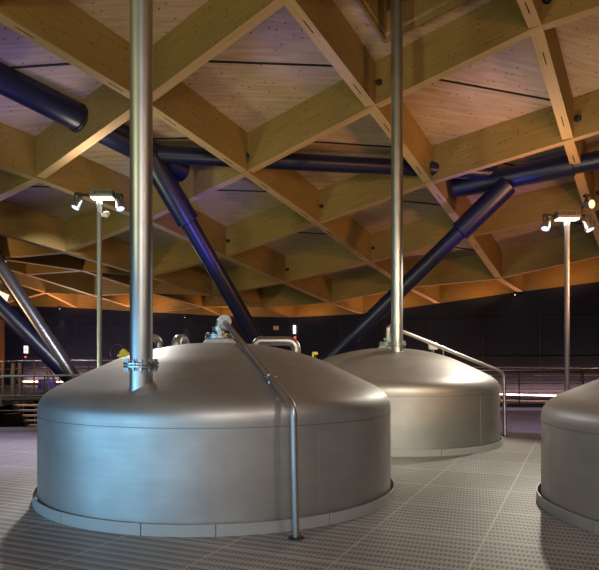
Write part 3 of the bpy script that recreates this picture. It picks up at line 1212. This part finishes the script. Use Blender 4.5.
# wall downlights
for px, py, lab in ((59.5, 308, 'small downlight at the wall top right of the far left struts'),
                    (185, 316.5, 'small downlight on the wall top right of the thick pipe'),
                    (515, 293.5, 'small downlight on the wall top under the roof edge at right')):
    x, y = on_wall(px, .22)
    z = EYE + (HZ - py) / F * y
    r_ = empty('wall_downlight', (x, y, z))
    tag(r_, lab, 'downlight', 'wall downlights')
    bm = nb()
    add_rev(bm, (x, y, z - .05), (0, 0, 1), [(0, .02), (.05, .02), (.06, 0), (.066, 0), (.066, .12), (0, .12)], 16)
    link_mesh('body', bm, M['black'], r_, .6)
    bm = nb()
    add_box(bm, (x, y + .1, z + .03), (.03, .24, .03))
    link_mesh('arm', bm, M['black'], r_)
    bm = nb()
    add_rev(bm, (x, y, z - .04), (0, 0, -1), [(0, 0), (.045, 0), (0, .012)], 12)
    link_mesh('lens', bm, M['warm_lens'] if 'warm_lens' in M else M.setdefault('warm_lens', mat('warm lens', (1, 1, 1), .3, emit=(1, .75, .5), estr=12)), r_)
    if px < 500:
        L = bpy.data.lights.new('downlight', 'SPOT')
        L.energy = 30
        L.color = (1, .66, .42)
        L.spot_size = math.radians(38)
        L.spot_blend = .7
        L.shadow_soft_size = .03
        lo = bpy.data.objects.new('downlight', L)
        COL.objects.link(lo)
        lo.location = (x, y, z - .08)
        lo.rotation_euler = (math.radians(9), 0, 0)

# bright pale window far left above the struts
x, y = on_wall(6, .3)
bm = nb()
add_box(bm, (x, y - .6, EYE + (HZ - 297) / F * y), (.75, .05, .40), (1, 0, -.45), (0, -.2, 1))
tag(link_mesh('window_2', bm, mat('pale lit panel', (.8, .75, .65), .5, emit=(1, .9, .72), estr=1.0), None, origin=(x, y - .6, EYE + (HZ - 297) / F * y)), 'pale lit window under the roof at far left behind the struts', 'window', kind='structure')


# ------------------------------------------------------------------ lights
def lamp(kind, loc, energy, col, size=.3, aim=None, spot=60, blend=.5, sy=None):
    L = bpy.data.lights.new('lamp', kind)
    L.energy = energy
    L.color = col
    if kind == 'AREA':
        L.size = size
        if sy:
            L.shape = 'RECTANGLE'
            L.size_y = sy
    else:
        L.shadow_soft_size = size
    if kind == 'SPOT':
        L.spot_size = math.radians(spot)
        L.spot_blend = blend
    o = bpy.data.objects.new('lamp', L)
    COL.objects.link(o)
    o.location = loc
    if aim is not None:
        d = Vector(aim) - Vector(loc)
        o.rotation_euler = d.to_track_quat('-Z', 'Y').to_euler()
    return o


# pole heads in view
lamp('AREA', (pl.x, pl.y, pl.z - .03), 6, (1, .95, .86), .4, (pl.x, pl.y, 0), sy=.27)
lamp('AREA', (prr.x, prr.y, prr.z - .03), 8, (1, .93, .80), .4, (prr.x, prr.y, 0), sy=.27)
lamp('SPOT', (pl.x - .52, pl.y - .14, pl.z - .34), 800, (.62, .58, 1), .08, (pl.x - 2.2, pl.y - 2.0, 0), 75, .6)
lamp('SPOT', (pl.x + .50, pl.y - .14, pl.z - .36), 300, (.92, .90, .88), .08, (-1.5, 9.5, 1.2), 70, .6)
lamp('SPOT', (pl.x - .3, pl.y + .2, pl.z + .1), 1500, (.9, .9, 1), .08, (-7.9, 19, 2.5), 34, .6)  # extra spot added to raise the highlight on the far left strut
lamp('SPOT', (prr.x - .52, prr.y - .14, prr.z - .34), 560, (.95, .90, .76), .08, (2.4, 10.4, 1), 75, .6)
lamp('SPOT', (prr.x + .50, prr.y - .14, prr.z - .36), 420, (.60, .54, 1), .08, (prr.x + .2, prr.y + 2.5, 0), 80, .6)
lamp('SPOT', (pl.x, pl.y - .35, pl.z - .1), 650, (1, .95, .88), .1, (-4.6, 8.6, 0), 80, .7)
# unseen lamps with no poles, mostly fills added to light the tanks
lamp('SPOT', (-6.6, 3.4, .75), 330, (.26, .62, 1), .7, (-2.0, 6.3, .8), 50, .8)
lamp('SPOT', (-5.2, 1.4, .75), 330, (.28, .66, 1), .7, (-1.9, 6.2, .8), 46, .8)
lamp('SPOT', (-3.0, -.8, .75), 240, (.50, .76, 1), .7, (-1.2, 5.6, .7), 40, .8)
lamp('SPOT', (3.0, 1.2, 4.2), 200, (1, .84, .72), .15, (.4, 6.6, .4), 85, .7)
lamp('SPOT', (2.6, .2, 4.2), 1800, (1, .96, .74), .3, (1.7, 11.0, .8), 30, .6)
lamp('AREA', (.5, -2.5, 4.3), 165, (1, .92, .88), .9, (1.2, 6, 0))
# unseen uplights added to wash the timber roof, two just above the pole heads
lamp('SPOT', (-6.0, .5, 3.5), 1020, (.92, 1, .58), .5, (-2.0, 10.5, 8.6), 88, .6)
lamp('SPOT', (7.5, .5, 3.5), 1180, (1, .49, .19), .5, (2.0, 11.5, 8.2), 88, .6)
lamp('AREA', (0, -1.5, 3.6), 45, (1, .86, .66), .9, (1.5, 8, 8))
lamp('AREA', (pl.x, pl.y, pl.z + .3), 14, (1, .82, .6), .5, (pl.x, pl.y + .5, 9))
lamp('AREA', (prr.x, prr.y, prr.z + .45), 20, (1, .76, .5), .5, (prr.x - .5, prr.y + .5, 9))
lamp('SPOT', (-6.6, 10.6, 1.2), 480, (.84, 1, .60), .25, (1.5, 18, 5.2), 95, .9)
lamp('SPOT', (7.0, 10.8, 3.2), 700, (1, .40, .12), .25, (1.0, 18, 5.0), 95, .9)
lamp('SPOT', (-1.0, 9.6, 1.7), 120, (1, .80, .58), .25, (0, 14, 6.2), 110, .9)
# blue-violet effect lights on bays and struts
for loc, aim, e, a in (((-2.0, 9.2, 2.0), (.2, 11.4, 7), 330, 26), ((4.0, 9.4, 2.2), (4.0, 12.6, 6.6), 240, 26),
                       ((-5.5, 10.5, 2.5), (-5.2, 11.0, 6.3), 160, 50), ((-7, 13, 2.5), (-6.5, 14.2, 5.4), 120, 50)):
    lamp('SPOT', loc, e, (.30, .26, 1), .1, aim, a, .9)
for loc, aim, e, a in (((-1.2, 11.6, 2.2), (-2.3, 14.2, 4.4), 420, 45), ((3.4, 13.2, 1.6), (4.2, 14.9, 4.9), 380, 42), ((-4.4, 9.2, 2.6), (-4.6, 11.4, 6.1), 130, 50)):
    lamp('SPOT', loc, e, (.05, .07, 1), .1, aim, a, .9)
# amber uplights near the back wall
for x, e in ((-10, 150), (-6.5, 140), (-3, 95), (.2, 95), (3.2, 95), (6, 95), (8.6, 95)):
    y = wall_y(x) - 1.4
    zt = float(np.interp(x, [q[0] for q in WALL], [q[2] for q in WALL]))
    lamp('SPOT', (x, y, zt - .30), e * .5, (1, .42, .12), .15, (x, y + .5, zt + 1), 150, .5)
lamp('SPOT', (-12.0, 15.5, 1.5), 900, (1, .60, .30), .2, (-7, 23, 4.6), 90, .9)
lamp('POINT', (-8.6, 24.5, 2.4), 110, (.70, .76, 1), .2)
lamp('SPOT', (-8.6, 20.6, 2.8), 160, (1, .84, .70), .1, (-8.6, 22, -1.2), 70, .6)

# warm cove lamps lighting the foot of the back wall
for xa, xb in ((2.5, 4.9), (4.9, 7.3), (7.3, 9.9), (9.9, 12.3), (-12.2, -10.3), (-10.3, -8), (-8, -6)):
    a, b = Vector((xa, wall_y(xa), 0)), Vector((xb, wall_y(xb), 0))
    c = (a + b) / 2
    z = wz(c.x) + .22
    n = Vector((b.y - a.y, a.x - b.x, 0)).normalized()
    c2 = c + n * .20
    lamp('AREA', (c2.x, c2.y, z), 60, (1, .50, .32), (b - a).length, (c.x, c.y, z + .45), sy=.05)

w = bpy.data.worlds.new('World')
scn.world = w
w.use_nodes = True
w.node_tree.nodes['Background'].inputs[0].default_value = (.5, .5, .6, 1)
w.node_tree.nodes['Background'].inputs[1].default_value = .05

# ------------------------------------------------------------------ camera
cam = bpy.data.cameras.new('Camera')
co = bpy.data.objects.new('Camera', cam)
COL.objects.link(co)
co.location = (0, 0, EYE)
co.rotation_euler = (PI / 2, 0, 0)
cam.sensor_fit = 'HORIZONTAL'
cam.sensor_width = 36
cam.lens = 36 * F / 599
cam.shift_y = (HZ - 285) / 599
cam.clip_start = .05
scn.camera = co
scn.view_settings.view_transform = 'Standard'
scn.view_settings.look = 'None'
scn.view_settings.exposure = 0
scn.view_settings.gamma = 1
